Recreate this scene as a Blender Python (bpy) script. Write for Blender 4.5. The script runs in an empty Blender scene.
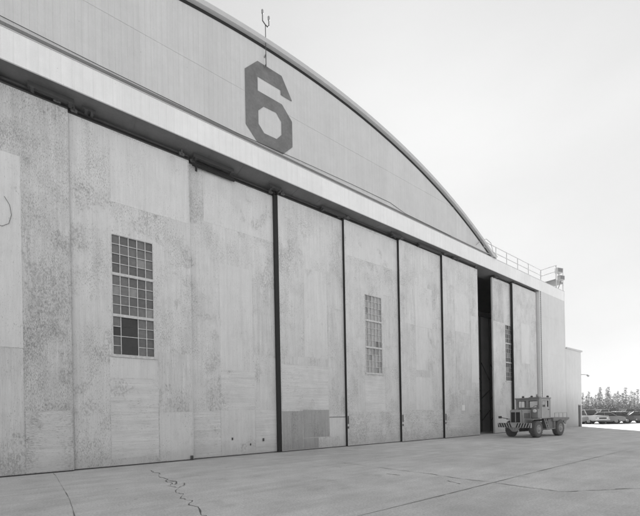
import bpy, bmesh, math, random
from mathutils import Vector, Matrix
random.seed(7)
S = bpy.context.scene
C = S.collection
R = math.radians

# ------------------------------------------------------------------ helpers
class MB:
    """collects shapes of ONE mesh object"""
    def __init__(self, off=(0, 0, 0)):
        self.bm = bmesh.new(); self.off = Vector(off)
    def poly(self, pts, mi=0):
        vs = [self.bm.verts.new(Vector(p) - self.off) for p in pts]
        f = self.bm.faces.new(vs); f.material_index = mi
        return f
    def box(self, x0, x1, y0, y1, z0, z1, mi=0, bev=0):
        geo = bmesh.ops.create_cube(self.bm, size=1)
        vs = geo['verts']
        for v in vs:
            v.co = Vector((x0 + (v.co.x + .5) * (x1 - x0), y0 + (v.co.y + .5) * (y1 - y0), z0 + (v.co.z + .5) * (z1 - z0))) - self.off
        fs = {f for v in vs for f in v.link_faces}
        for f in fs: f.material_index = mi
        if bev:
            es = list({e for v in vs for e in v.link_edges})
            r = bmesh.ops.bevel(self.bm, geom=es, offset=bev, segments=2, affect='EDGES', profile=.5)
            for f in r['faces']: f.material_index = mi
    def tube(self, p0, p1, r0, r1=None, n=8, mi=0, cap=True):
        if r1 is None: r1 = r0
        p0 = Vector(p0) - self.off; p1 = Vector(p1) - self.off
        d = (p1 - p0).normalized()
        a = d.orthogonal().normalized(); b = d.cross(a)
        A = []; B = []
        for k in range(n):
            t = 2 * math.pi * k / n; w = a * math.cos(t) + b * math.sin(t)
            A.append(self.bm.verts.new(p0 + w * r0)); B.append(self.bm.verts.new(p1 + w * r1))
        for k in range(n):
            f = self.bm.faces.new((A[k], A[(k + 1) % n], B[(k + 1) % n], B[k])); f.material_index = mi; f.smooth = n > 6
        if cap:
            f = self.bm.faces.new(A[::-1]); f.material_index = mi
            f = self.bm.faces.new(B); f.material_index = mi
    def path(self, pts, r, n=6, mi=0):
        for p, q in zip(pts, pts[1:]): self.tube(p, q, r, r, n, mi)
    def prism(self, prof, axis, a0, a1, mi=0):
        """prof: 2-D loop; axis 'x' -> (y,z), 'y' -> (x,z), 'z' -> (x,y)"""
        def P(u, v, w):
            return {'x': (w, u, v), 'y': (u, w, v), 'z': (u, v, w)}[axis]
        A = [self.bm.verts.new(Vector(P(u, v, a0)) - self.off) for u, v in prof]
        B = [self.bm.verts.new(Vector(P(u, v, a1)) - self.off) for u, v in prof]
        n = len(prof)
        fs = [self.bm.faces.new(A), self.bm.faces.new(B[::-1])]
        for k in range(n): fs.append(self.bm.faces.new((A[k], B[k], B[(k + 1) % n], A[(k + 1) % n])))
        for f in fs: f.material_index = mi
    def plate(self, x0, x1, z0, z1, y0, y1, holes, axis='y', mi=0):
        """slab in the x-z plane (thickness y0..y1) with rectangular openings (hx0,hx1,hz0,hz1)"""
        xs = sorted({x0, x1, *[h[0] for h in holes], *[h[1] for h in holes]})
        zs = sorted({z0, z1, *[h[2] for h in holes], *[h[3] for h in holes]})
        def solid(i, j):
            if i < 0 or j < 0 or i >= len(xs) - 1 or j >= len(zs) - 1: return False
            cx = (xs[i] + xs[i + 1]) / 2; cz = (zs[j] + zs[j + 1]) / 2
            return not any(h[0] < cx < h[1] and h[2] < cz < h[3] for h in holes)
        def P(x, y, z): return (x, y, z) if axis == 'y' else (y, x, z)
        for i in range(len(xs) - 1):
            for j in range(len(zs) - 1):
                if not solid(i, j): continue
                a, b, c, d = xs[i], xs[i + 1], zs[j], zs[j + 1]
                self.poly([P(a, y0, c), P(b, y0, c), P(b, y0, d), P(a, y0, d)], mi)
                self.poly([P(b, y1, c), P(a, y1, c), P(a, y1, d), P(b, y1, d)], mi)
                if not solid(i - 1, j): self.poly([P(a, y1, c), P(a, y0, c), P(a, y0, d), P(a, y1, d)], mi)
                if not solid(i + 1, j): self.poly([P(b, y0, c), P(b, y1, c), P(b, y1, d), P(b, y0, d)], mi)
                if not solid(i, j - 1): self.poly([P(a, y1, c), P(b, y1, c), P(b, y0, c), P(a, y0, c)], mi)
                if not solid(i, j + 1): self.poly([P(a, y0, d), P(b, y0, d), P(b, y1, d), P(a, y1, d)], mi)
    def lathe(self, prof, cen, axis, n=24, mi=0):
        """prof (radius, along axis)"""
        cen = Vector(cen) - self.off
        ax = Vector({'x': (1, 0, 0), 'y': (0, 1, 0), 'z': (0, 0, 1)}[axis])
        a = ax.orthogonal().normalized(); b = ax.cross(a)
        rings = []
        for r, h in prof:
            rings.append([self.bm.verts.new(cen + ax * h + (a * math.cos(2 * math.pi * k / n) + b * math.sin(2 * math.pi * k / n)) * r) for k in range(n)])
        for A, B in zip(rings, rings[1:]):
            for k in range(n):
                f = self.bm.faces.new((A[k], A[(k + 1) % n], B[(k + 1) % n], B[k])); f.smooth = True; f.material_index = mi
        for ring, rev in ((rings[0], True), (rings[-1], False)):
            f = self.bm.faces.new(ring[::-1] if rev else ring); f.material_index = mi
    def build(self, name, mats, parent=None, fix=True, loc=None):
        if fix: bmesh.ops.recalc_face_normals(self.bm, faces=self.bm.faces)
        me = bpy.data.meshes.new(name); self.bm.to_mesh(me); self.bm.free()
        for m in (mats if isinstance(mats, (list, tuple)) else [mats]): me.materials.append(m)
        o = bpy.data.objects.new(name, me); C.objects.link(o)
        if loc is not None: o.location = loc
        if parent: o.parent = parent
        return o

def empty(name, loc, rz=0):
    o = bpy.data.objects.new(name, None); C.objects.link(o)
    o.location = loc; o.rotation_euler = (0, 0, rz); o.empty_display_size = .3
    return o
def tag(o, label, cat, group=None):
    o['label'] = label; o['category'] = cat
    if group: o['group'] = group
    return o
def structure(o, kind='structure'):
    o['kind'] = kind; return o

# ------------------------------------------------------------------ materials (the photograph is black and white: everything is grey)
def newmat(name):
    m = bpy.data.materials.new(name); m.use_nodes = True
    nt = m.node_tree; b = nt.nodes['Principled BSDF']
    return m, nt, b
def N(nt, t, **kw):
    n = nt.nodes.new(t)
    for k, v in kw.items():
        if k in n.inputs: n.inputs[k].default_value = v
        else: setattr(n, k, v)
    return n
def math_(nt, op, a, b=None, clamp=False):
    n = nt.nodes.new('ShaderNodeMath'); n.operation = op; n.use_clamp = clamp
    for i, v in enumerate((a, b)):
        if v is None: continue
        if isinstance(v, (int, float)): n.inputs[i].default_value = v
        else: nt.links.new(v, n.inputs[i])
    return n.outputs[0]
def noise(nt, vec, scale, detail=4, rough=.55, dist=0):
    n = N(nt, 'ShaderNodeTexNoise'); n.inputs['Scale'].default_value = scale
    n.inputs['Detail'].default_value = detail; n.inputs['Roughness'].default_value = rough
    n.inputs['Distortion'].default_value = dist
    nt.links.new(vec, n.inputs['Vector']); return n.outputs['Fac']
def mapped(nt, vec, scale, loc=(0, 0, 0)):
    n = N(nt, 'ShaderNodeMapping'); n.inputs['Scale'].default_value = scale; n.inputs['Location'].default_value = loc
    nt.links.new(vec, n.inputs['Vector']); return n.outputs[0]
def ramp(nt, fac, lo, hi):
    n = N(nt, 'ShaderNodeMapRange'); n.inputs['From Min'].default_value = lo; n.inputs['From Max'].default_value = hi
    n.interpolation_type = 'SMOOTHSTEP'
    nt.links.new(fac, n.inputs['Value']); return n.outputs[0]
def grey_to(nt, val, b, sock='Base Color'):
    c = N(nt, 'ShaderNodeCombineColor')
    for k in range(3): nt.links.new(val, c.inputs[k])
    nt.links.new(c.outputs[0], b.inputs[sock])
def bump(nt, h, b, dist=.01, strength=.5):
    n = N(nt, 'ShaderNodeBump'); n.inputs['Distance'].default_value = dist; n.inputs['Strength'].default_value = strength
    nt.links.new(h, n.inputs['Height']); nt.links.new(n.outputs[0], b.inputs['Normal'])
def pos(nt): return N(nt, 'ShaderNodeNewGeometry').outputs['Position']
def objc(nt): return N(nt, 'ShaderNodeTexCoord').outputs['Object']

def plain(name, g, rough=.6, var=.12, scale=6, metal=0.0, spec=.4):
    """a worn plain surface: slow and fine tone variation"""
    m, nt, b = newmat(name); p = objc(nt)
    n1 = noise(nt, p, scale, 5); n2 = noise(nt, p, scale * 7, 3)
    v = math_(nt, 'MULTIPLY_ADD', n1, 2 * var * g); nt.nodes[-1].inputs[2].default_value = g * (1 - var)
    v2 = math_(nt, 'MULTIPLY_ADD', n2, var * g); nt.nodes[-1].inputs[2].default_value = -var * g * .5
    grey_to(nt, math_(nt, 'ADD', v, v2), b)
    b.inputs['Roughness'].default_value = rough; b.inputs['Metallic'].default_value = metal
    b.inputs['Specular IOR Level'].default_value = spec
    return m
def combine(nt, base, terms):
    """base * prod(1 + k*(t-.5)*2)"""
    v = None
    for t, k in terms:
        f = math_(nt, 'MULTIPLY_ADD', t, 2 * k); nt.nodes[-1].inputs[2].default_value = 1 - k
        v = f if v is None else math_(nt, 'MULTIPLY', v, f)
    return math_(nt, 'MULTIPLY', v, base)
def mixv(nt, fac, a, b):
    n = N(nt, 'ShaderNodeMix'); n.data_type = 'FLOAT'
    nt.links.new(fac, n.inputs[0])
    for i, v in ((2, a), (3, b)):
        if isinstance(v, (int, float)): n.inputs[i].default_value = v
        else: nt.links.new(v, n.inputs[i])
    return n.outputs[0]
def door_mat(name, g, peel=.5, seed=0, grain='v', streak=.06, blotch=.08):
    """old painted plywood: grain, blotches and clusters of peeled flakes"""
    m, nt, b = newmat(name)
    p = mapped(nt, pos(nt), (1, 1, 1), (seed * 13.7, 0, seed * 7.1))
    big = noise(nt, p, .45, 3); med = noise(nt, p, 2.2, 5, .6)
    st = noise(nt, mapped(nt, p, (9, 9, .35) if grain == 'v' else (.5, .5, 12)), 1.0, 5, .65)
    st2 = noise(nt, mapped(nt, p, (40, 40, 1.6) if grain == 'v' else (2, 2, 50)), 1.0, 3, .6)
    fine = noise(nt, p, 45, 3, .7)
    v = combine(nt, g, [(big, blotch), (med, blotch * 1.2), (st, streak * 4), (st2, streak * 3.2), (fine, .14)])
    stn = ramp(nt, noise(nt, mapped(nt, pos(nt), (1, 1, .55), (5, 0, 2)), .55, 6, .68, .4), .47, .75)
    v = mixv(nt, math_(nt, 'MULTIPLY', stn, .26), v, g * .5)
    sz_ = N(nt, 'ShaderNodeSeparateXYZ'); nt.links.new(pos(nt), sz_.inputs[0])
    foot = ramp(nt, math_(nt, 'ADD', sz_.outputs[2], math_(nt, 'MULTIPLY', med, -1.4)), .15, -.6)
    v = mixv(nt, math_(nt, 'MULTIPLY', foot, .35), v, g * .5)
    # checks: short dark hairs along the grain
    ck = noise(nt, mapped(nt, p, (60, 60, 13) if grain == 'v' else (9, 9, 60)), 1.0, 5, .68, .5)
    ckm = noise(nt, mapped(nt, p, (1, 1, .7), (1.7, 0, 4.4)), .9, 4, .6)
    t_ = math_(nt, 'MULTIPLY_ADD', ckm, -.28 - .14 * peel); nt.nodes[-1].inputs[2].default_value = .77 - .03 * peel
    v = mixv(nt, math_(nt, 'MULTIPLY', ramp(nt, math_(nt, 'SUBTRACT', ck, t_), .0, .04), .7), v, g * .4)
    # flakes: curled outlines and small bare islands, only inside clusters
    fl = noise(nt, mapped(nt, p, (15, 15, 9)), 1.0, 8, .78, .5)
    cl = noise(nt, mapped(nt, p, (1, 1, .75), (3.1, 0, 8.2)), .75, 5, .62)
    inside = ramp(nt, cl, .60 - .12 * peel, .66 - .10 * peel)
    line = ramp(nt, math_(nt, 'ABSOLUTE', math_(nt, 'SUBTRACT', fl, .54)), .018, .006)
    isl = ramp(nt, fl, .60, .615)
    mask = math_(nt, 'MULTIPLY', inside, math_(nt, 'MAXIMUM', math_(nt, 'MULTIPLY', line, .8), isl))
    v = mixv(nt, math_(nt, 'MULTIPLY', inside, .05), v, g * .75)
    v = mixv(nt, math_(nt, 'MULTIPLY', mask, .7), v, g * .28)
    # small pits everywhere
    vo = N(nt, 'ShaderNodeTexVoronoi'); vo.inputs['Scale'].default_value = 5.5; nt.links.new(p, vo.inputs['Vector'])
    pit = ramp(nt, vo.outputs['Distance'], .06, .03)
    pm = ramp(nt, noise(nt, p, 1.4, 3), .5, .62)
    v = mixv(nt, math_(nt, 'MULTIPLY', math_(nt, 'MULTIPLY', pit, pm), .75 * min(1, peel + .15)), v, g * .2)
    grey_to(nt, v, b); b.inputs['Roughness'].default_value = .75; b.inputs['Specular IOR Level'].default_value = .25
    h = math_(nt, 'SUBTRACT', math_(nt, 'MULTIPLY', st, .6), mask)
    bump(nt, h, b, .006, .6)
    return m

def metal_clad(name, g, rib=.2, streak=.1, low_stain=0, ribamp=.05):
    """painted vertical sheet cladding with narrow ribs, run-off streaks, faint sheet joints"""
    m, nt, b = newmat(name); p = pos(nt)
    sx = N(nt, 'ShaderNodeSeparateXYZ'); nt.links.new(p, sx.inputs[0])
    fr = math_(nt, 'FRACT', math_(nt, 'DIVIDE', sx.outputs[0], rib))
    tri = math_(nt, 'ABSOLUTE', math_(nt, 'SUBTRACT', fr, .5))
    groove = ramp(nt, tri, .44, .49)
    big = noise(nt, p, .3, 4); med = noise(nt, p, 2.5, 5, .6)
    st = noise(nt, mapped(nt, p, (5, 5, .12)), 1.0, 5, .7)
    st2 = noise(nt, mapped(nt, p, (22, 22, .5)), 1.0, 4, .7)
    fine = noise(nt, p, 30, 3, .7)
    shx = math_(nt, 'FLOOR', math_(nt, 'DIVIDE', sx.outputs[0], rib * 6))
    wn = N(nt, 'ShaderNodeTexWhiteNoise'); wn.noise_dimensions = '1D'; nt.links.new(shx, wn.inputs['W'])
    v = combine(nt, g, [(big, .09), (med, .08), (st, streak * 1.5), (st2, streak * 1.3), (wn.outputs['Value'], .025), (fine, .09)])
    v = math_(nt, 'MULTIPLY', v, mixv(nt, groove, 1.0, 1 - ribamp))
    if low_stain:
        zf = ramp(nt, math_(nt, 'MULTIPLY_ADD', st, 6.0), 2.0, 8.0)
        hz = math_(nt, 'ADD', sx.outputs[2], math_(nt, 'MULTIPLY', st2, -7.0))
        s = ramp(nt, hz, .8, -2.2)
        v = mixv(nt, math_(nt, 'MULTIPLY', s, low_stain), v, g * .5)
    # scattered rust spots
    vo = N(nt, 'ShaderNodeTexVoronoi'); vo.inputs['Scale'].default_value = 1.6; nt.links.new(p, vo.inputs['Vector'])
    spot = ramp(nt, vo.outputs['Distance'], .035, .015)
    v = mixv(nt, math_(nt, 'MULTIPLY', spot, .5), v, g * .35)
    grey_to(nt, v, b); b.inputs['Roughness'].default_value = .6; b.inputs['Specular IOR Level'].default_value = .3
    bump(nt, math_(nt, 'SUBTRACT', math_(nt, 'MULTIPLY', med, .3), groove), b, .008, .5)
    return m

def concrete(name, g):
    m, nt, b = newmat(name); p = pos(nt)
    big = noise(nt, p, .12, 4, .6); med = noise(nt, p, .9, 5, .62)
    sw = noise(nt, mapped(nt, p, (.25, 2.2, 1)), 1.0, 4, .6)      # sweeping marks along the apron
    fine = noise(nt, p, 24, 4, .7); ff = noise(nt, p, 130, 2, .7)
    v = combine(nt, g, [(big, .30), (med, .32), (sw, .24), (fine, .5), (ff, .6)])
    vo = N(nt, 'ShaderNodeTexVoronoi'); vo.inputs['Scale'].default_value = 1.1; nt.links.new(p, vo.inputs['Vector'])
    spot = ramp(nt, math_(nt, 'ADD', vo.outputs['Distance'], math_(nt, 'MULTIPLY', fine, .05)), .085, .05)
    v = mixv(nt, math_(nt, 'MULTIPLY', spot, .55), v, g * .4)
    st = ramp(nt, noise(nt, mapped(nt, p, (.5, .5, 1), (4, 9, 0)), 1.0, 5, .65), .6, .74)
    v = mixv(nt, math_(nt, 'MULTIPLY', st, .5), v, g * .55)
    hl = ramp(nt, noise(nt, mapped(nt, p, (1, 1, 1), (14, 2, 0)), .7, 6, .75, 1.2), .497, .503)  # hairline crazing
    hl2 = math_(nt, 'MULTIPLY', hl, math_(nt, 'SUBTRACT', 1.0, hl))
    v = mixv(nt, math_(nt, 'MULTIPLY', hl2, .9), v, g * .5)
    grey_to(nt, v, b); b.inputs['Roughness'].default_value = .85; b.inputs['Specular IOR Level'].default_value = .25
    bump(nt, math_(nt, 'ADD', math_(nt, 'MULTIPLY', med, .5), math_(nt, 'MULTIPLY', fine, .5)), b, .01, .4)
    return m

M = {}
M['door'] = door_mat('weathered_door_paint', .63, .62, 0, streak=.05)
M['door_heavy'] = door_mat('badly_peeled_door_paint', .56, .95, 3, streak=.07, blotch=.1)
M['door_light'] = door_mat('repainted_plywood', .655, .12, 5, streak=.035, blotch=.05)
M['door_mid'] = door_mat('faded_plywood', .605, .35, 8, streak=.07)
M['door_rows'] = door_mat('cross_grained_plywood', .645, .15, 11, grain='h', streak=.06)
M['door_dark'] = door_mat('dark_replacement_plywood', .39, .25, 14, streak=.07, blotch=.05)
M['door_kick'] = door_mat('scuffed_door_foot', .62, .8, 17, grain='h', streak=.05)
M['gable'] = metal_clad('gable_cladding', .565, .2, .07)
M['fascia'] = metal_clad('beam_cladding', .78, .3, .06, ribamp=.04)
M['pier'] = metal_clad('end_wall_cladding', .61, .25, .08, .5)
M['annex'] = metal_clad('annex_cladding', .60, .25, .09, .7)
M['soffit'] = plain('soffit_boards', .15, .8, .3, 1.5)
M['number'] = plain('number_paint', .165, .6, .55, 1.4)
M['trim'] = plain('roof_edge_metal', .5, .5, .1, 2)
M['black'] = plain('black_rubber_and_shade', .02, .8, .2)  # rubber and other black parts, also the strips that paint shade
M['dark'] = plain('dark_steel', .06, .55, .25)
M['steel'] = plain('grey_steel', .28, .5, .2)
M['bracket'] = plain('rusty_bracket', .11, .7, .3, 9)
M['rail'] = plain('pale_rail_paint', .6, .5, .12)
M['white'] = plain('white_paint', .75, .55, .1)
M['bar'] = plain('glazing_bar_paint', .56, .6, .45, 9)
M['inner'] = plain('hangar_inside', .38, .9, .3, 1)
M['roof'] = plain('roof_felt', .2, .85, .2, 1)
M['concrete'] = concrete('apron_concrete', .53)
M['ground'] = plain('gravel_ground', .26, .9, .3, .3)
M['joint'] = plain('joint_tar', .19, .8, .5, 3)
M['crack'] = plain('crack_shade', .12, .9, .6, 5)
def pane_mat(name, g, rough=.18):
    m = plain(name, g, rough, .3, 9, spec=.5); return m
M['p0'] = pane_mat('dusty_pane_dark', .12, .12); M['p1'] = pane_mat('dusty_pane', .165, .2)
M['p2'] = pane_mat('painted_pane', .27, .3); M['p3'] = pane_mat('open_pane', .03, .06); M['p4'] = pane_mat('white_washed_pane', .40, .4)

def glass_mat():
    m = bpy.data.materials.new('window_glass'); m.use_nodes = True
    nt = m.node_tree; nt.nodes.clear()
    o = N(nt, 'ShaderNodeOutputMaterial'); mx = N(nt, 'ShaderNodeMixShader')
    t = N(nt, 'ShaderNodeBsdfTransparent'); t.inputs[0].default_value = (.82, .82, .82, 1)
    g = N(nt, 'ShaderNodeBsdfGlossy'); g.inputs['Roughness'].default_value = .04
    fr = N(nt, 'ShaderNodeFresnel'); fr.inputs[0].default_value = 1.5
    nt.links.new(math_(nt, 'ADD', fr.outputs[0], .05, True), mx.inputs[0])
    nt.links.new(t.outputs[0], mx.inputs[1]); nt.links.new(g.outputs[0], mx.inputs[2]); nt.links.new(mx.outputs[0], o.inputs[0])
    return m
M['glass'] = glass_mat()

# ------------------------------------------------------------------ ground
g = MB(); nseg = 64
ring = [(900 * math.cos(2 * math.pi * k / nseg) + 40, 900 * math.sin(2 * math.pi * k / nseg), -.004) for k in range(nseg)]
g.poly(ring); structure(g.build('ground', M['ground'], fix=False))
g = MB(); g.poly([(-90, -70, 0), (135, -70, 0), (135, 62, 0), (-90, 62, 0)]); structure(g.build('apron', M['concrete'], fix=False))

def strip(name, pts, w, m, z=.004, jit=0, sub=1):
    """a ribbon lying on the apron along pts"""
    P = []
    for (a, b) in zip(pts, pts[1:]):
        for k in range(sub):
            t = k / sub; P.append([a[0] + (b[0] - a[0]) * t, a[1] + (b[1] - a[1]) * t])
    P.append(list(pts[-1]))
    if jit:
        for q in P[1:-1]: q[0] += random.uniform(-jit, jit); q[1] += random.uniform(-jit, jit)
    g = MB(); L = []; Rr = []
    for i, q in enumerate(P):
        a = P[max(0, i - 1)]; b = P[min(len(P) - 1, i + 1)]
        d = Vector((b[0] - a[0], b[1] - a[1])).normalized(); n = Vector((-d.y, d.x))
        ww = w * (random.uniform(.15, 1.9) if jit else 1) / 2
        L.append((q[0] + n.x * ww, q[1] + n.y * ww, z)); Rr.append((q[0] - n.x * ww, q[1] - n.y * ww, z))
    for i in range(len(P) - 1): g.poly([Rr[i], Rr[i + 1], L[i + 1], L[i]])
    return structure(g.build(name, m, fix=False))
strip('pavement_joint', [(-.42, 14.3), (-.33, 13.6), (.02, 9.3), (.2, 4.5), (.4, -20)], .014, M['joint'], sub=14, jit=.004)
strip('pavement_joint', [(-40, 4.5), (6.4, 4.49), (11.6, 4.52), (19.7, 4.47), (60, 4.4)], .02, M['joint'], z=.006, sub=24, jit=.006)
strip('pavement_crack', [(8.35, 9.9), (8.4, 9.52), (8.59, 7.26), (8.74, 6.28), (8.68, 5.3), (8.85, 4.62), (8.86, 3.67), (8.93, 3.08), (9.73, 2.62), (10.29, 2.35), (11.3, 1.7)], .018, M['crack'], z=.008, sub=8, jit=.02)
strip('pavement_crack', [(7.79, 7.1), (7.92, 6.7)], .03, M['crack'], z=.004, sub=5, jit=.02)
strip('pavement_crack', [(8.2, 5.35), (8.07, 4.93)], .03, M['crack'], z=.004, sub=5, jit=.02)
strip('pavement_crack', [(2.3, 12.75), (2.30, 12.2), (2.42, 11.8), (2.27, 11.2), (2.40, 10.6), (2.24, 10.3), (2.34, 9.75), (2.16, 9.5), (2.32, 9.1), (2.09, 8.6), (2.2, 8.3), (2.06, 7.9), (2.16, 7.5), (2.02, 7.2), (2.13, 6.8), (2.0, 6.3), (2.1, 5.9)], .02, M['crack'], z=.004, sub=4, jit=.03)
strip('pavement_crack', [(2.24, 10.3), (2.5, 10.05), (2.42, 9.7), (2.34, 9.6)], .025, M['crack'], z=.012, sub=4, jit=.02)
strip('pavement_crack', [(2.32, 9.1), (2.52, 9.3), (2.58, 9.62)], .02, M['crack'], z=.016, sub=4, jit=.02)
strip('pavement_joint', [(17.4, 13.7), (17.5, 4.6)], .014, M['joint'], sub=10, jit=.004)
strip('pavement_joint', [(26.3, 13.2), (26.4, 4.6)], .014, M['joint'], sub=10, jit=.004)
strip('pavement_joint', [(8.2, 13.1), (40, 13.1)], .012, M['joint'], z=.008, sub=10, jit=.003)

# ------------------------------------------------------------------ hangar
YF = 13.8                       # face of the beam over the doors and of the end wall
ZS, ZT = 12.86, 13.84           # underside / top of that beam
UC, ZC, RA = 8.80, -20.2, 39.08 # arc of the roof edge
def arc(r, n=72, zmin=ZT):
    a = math.acos(min(1, (zmin - ZC) / r))
    return [(UC + r * math.sin(-a + 2 * a * k / n), ZC + r * math.cos(-a + 2 * a * k / n)) for k in range(n + 1)]
hangar = tag(empty('hangar', (8.8, YF, 0)), 'huge arched aircraft hangar with tall weathered sliding doors and a dark painted six', 'hangar')
HO = (8.8, YF, 0)
def hb(): return MB(HO)

U0, U1 = -18.6, 36.12           # clear opening
b = hb(); b.box(-24.2, 41.8, YF, YF + .05, ZS, ZT, 0); b.build('door_beam', M['fascia'], hangar)
b = hb(); b.box(-24.2, 41.82, YF - .025, YF + .32, ZT + .001, ZT + .025); b.build('beam_capping', M['trim'], hangar)
b = hb(); b.box(U0, U1, YF + .052, YF + 1.35, ZS + .02, ZS + .1); b.box(-24.2, 41.8, YF + .052, YF + .3, ZS + .102, ZT - .01)
for k in range(38):                                   # joints between the boards
    x = U0 + .7 + k * 1.44
    b.box(x, x + .02, YF + .06, YF + 1.3, ZS + .012, ZS + .019)
b.build('soffit', M['soffit'], hangar)
# recess behind the beam top, its shade put in as black, then the gable cladding standing slightly forward of it
b = hb(); b.box(-10.5, 28.1, YF + .24, YF + .3, ZT + .026, ZT + .2); b.build('gable_recess_shade', M['black'], hangar)
b = hb(); pr_ = [(x, z) for x, z in arc(RA - .30, zmin=ZT + .16)]
b.prism(pr_, 'y', YF + .02, YF + .235); b.build('gable_wall', M['gable'], hangar)
b = hb(); b.box(-10.2, 27.8, YF - .02, YF + .018, ZT + .155, ZT + .185); b.build('gable_flashing', M['trim'], hangar)
b = hb(); xs = math.sqrt((RA - .3) ** 2 - (16.08 - ZC) ** 2)
b.box(UC - xs, UC + xs, YF + .01, YF + .018, 16.075, 16.09); b.build('cladding_seam', M['gable'], hangar)
# roof edge: light barge band with the shade under it drawn as a black strip
b = hb(); A = arc(RA, 90); B = arc(RA - .21, 90)
for (o1, o2, i1, i2) in zip(A, A[1:], B, B[1:]):
    b.poly([(i1[0], YF - .16, i1[1]), (i2[0], YF - .16, i2[1]), (o2[0], YF - .16, o2[1]), (o1[0], YF - .16, o1[1])])
    b.poly([(o1[0], YF - .16, o1[1]), (o2[0], YF - .16, o2[1]), (o2[0], YF + .5, o2[1]), (o1[0], YF + .5, o1[1])])
    b.poly([(i1[0], YF - .16, i1[1]), (i1[0], YF + .2, i1[1]), (i2[0], YF + .2, i2[1]), (i2[0], YF - .16, i2[1])])
b.build('roof_edge', M['trim'], hangar)
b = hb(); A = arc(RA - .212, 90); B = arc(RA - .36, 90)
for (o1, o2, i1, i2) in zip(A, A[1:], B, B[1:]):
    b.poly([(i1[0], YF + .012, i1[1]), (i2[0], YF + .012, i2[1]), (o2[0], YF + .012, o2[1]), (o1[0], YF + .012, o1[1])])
b.build('roof_edge_shade', M['black'], hangar)
# vaulted roof, flat side wings and rear wall
b = hb(); A = arc(RA - .05, 60)
for a1, a2 in zip(A, A[1:]): b.poly([(a1[0], YF + .3, a1[1]), (a2[0], YF + .3, a2[1]), (a2[0], 64, a2[1]), (a1[0], 64, a1[1])])
b.box(-24.2, -10.0, YF + .33, 64, ZT - .2, ZT - .02); b.box(27.6, 41.8, YF + .33, 64, ZT - .2, ZT - .02)
b.build('roof', M['roof'], hangar)
b = hb(); b.prism([(-24.2, 0), (41.8, 0), (41.8, ZT - .25)] + arc(RA - .3, 40)[::-1] + [(-24.2, ZT - .25)], 'y', 63.6, 63.9); b.build('rear_wall', M['inner'], hangar)
b = hb(); b.box(-24.2, -23.9, YF + .4, 63.5, 0, ZT - .21); b.build('side_wall', M['pier'], hangar)
b = hb(); b.box(41.5, 41.8, YF + .4, 63.5, 0, ZT - .21); b.build('side_wall', M['pier'], hangar)
# end walls beside the doors
b = hb(); b.box(36.12, 41.8, YF, YF + .4, 0, ZS - .002)
for z in (10.62, 7.18): b.box(36.2, 41.79, YF - .006, YF, z, z + .02)
b.build('end_wall', M['pier'], hangar)
b = hb(); b.box(-24.2, -18.6, YF, YF + .4, 0, ZS - .002); b.build('end_wall', M['pier'], hangar)
b = hb(); b.box(36.0, 36.119, YF + .02, YF + .62, 0, ZS); b.build('door_jamb', M['fascia'], hangar)
b = hb(); zz = [(36.17, .02)]
for k in range(64):
    z = .1 + k * .2; zz += [(36.17, z), (36.10, z + .02), (36.10, z + .1), (36.17, z + .12)]
zz += [(36.17, ZS - .02), (36.185, ZS - .02), (36.185, .02)]
b.prism(zz, 'y', YF - .02, YF - .001); b.build('corner_trim', M['dark'], hangar)
b = hb(); b.box(41.68, 41.815, YF - .012, YF - .001, 8.2, ZT); b.build('corner_trim', M['fascia'], hangar)
# inside, seen through the open bay: a partition with bracing
b = hb(); b.box(24, 36, 16.6, 16.75, 0, 10.4); b.build('inner_partition', M['inner'], hangar)
b = hb()
for k in range(7):
    x = 24.2 + k * 1.6
    b.box(x, x + .1, 16.5, 16.599, 0, 10.4)
    b.tube((x + .05, 16.48, 1.0), (x + 1.65, 16.48, 2.1), .035, n=6); b.tube((x + .05, 16.48, 6.2), (x + 1.65, 16.48, 4.4), .035, n=6); b.tube((x + .05, 16.48, 3.0), (x + 1.65, 16.48, 3.9), .035, n=6)
b.build('bracing', M['dark'], hangar)
b = hb(); b.box(24, 36, 16.3, 16.76, 10.402, 10.7); b.build('crane_rail', M['dark'], hangar)
b = hb(); b.poly([(-24, YF + .7, .003), (41, YF + .7, .003), (41, 63, .003), (-24, 63, .003)]); b.build('inner_floor', M['inner'], hangar, fix=False)

# the painted six, eight-sided strokes, 6 mm proud of the cladding
b = hb()
q = lambda u, z: (u, z)
outer = [(6.64, 17.06), (7.27, 17.75), (8.53, 17.75), (9.08, 16.86), (9.06, 16.82), (8.46, 16.82), (8.46, 17.04), (7.26, 17.04), (7.26, 16.41), (8.52, 16.41), (9.07, 15.84), (9.07, 14.63), (8.51, 14.05), (7.22, 14.05), (6.64, 14.63)]
inner = [(7.27, 15.52), (7.55, 15.83), (8.2, 15.86), (8.47, 15.56), (8.47, 14.95), (8.2, 14.64), (7.55, 14.62), (7.27, 14.92)]
O = [q(*p) for p in outer]; I = [q(*p) for p in inner]
def face6(idx): b.poly([(x, YF + .004 , z) for x, z in idx])
face6([O[0], O[1], O[2], O[3], O[4], O[5], O[6], O[7]])              # top stroke (approximate hook)
face6([O[0], O[7], O[8], I[1], I[0], I[7], O[14]])                    # left stem
face6([O[8], O[9], O[10], I[3], I[2], I[1]])                          # upper bowl
face6([O[10], O[11], I[4], I[3]])
face6([O[11], O[12], I[5], I[4]])
face6([O[12], O[13], I[6], I[5]])
face6([O[13], O[14], I[7], I[6]])
six = b.build('painted_number', M['number'], hangar, fix=False)
six['label'] = 'large dark block figure 6 painted on the gable'

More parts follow.
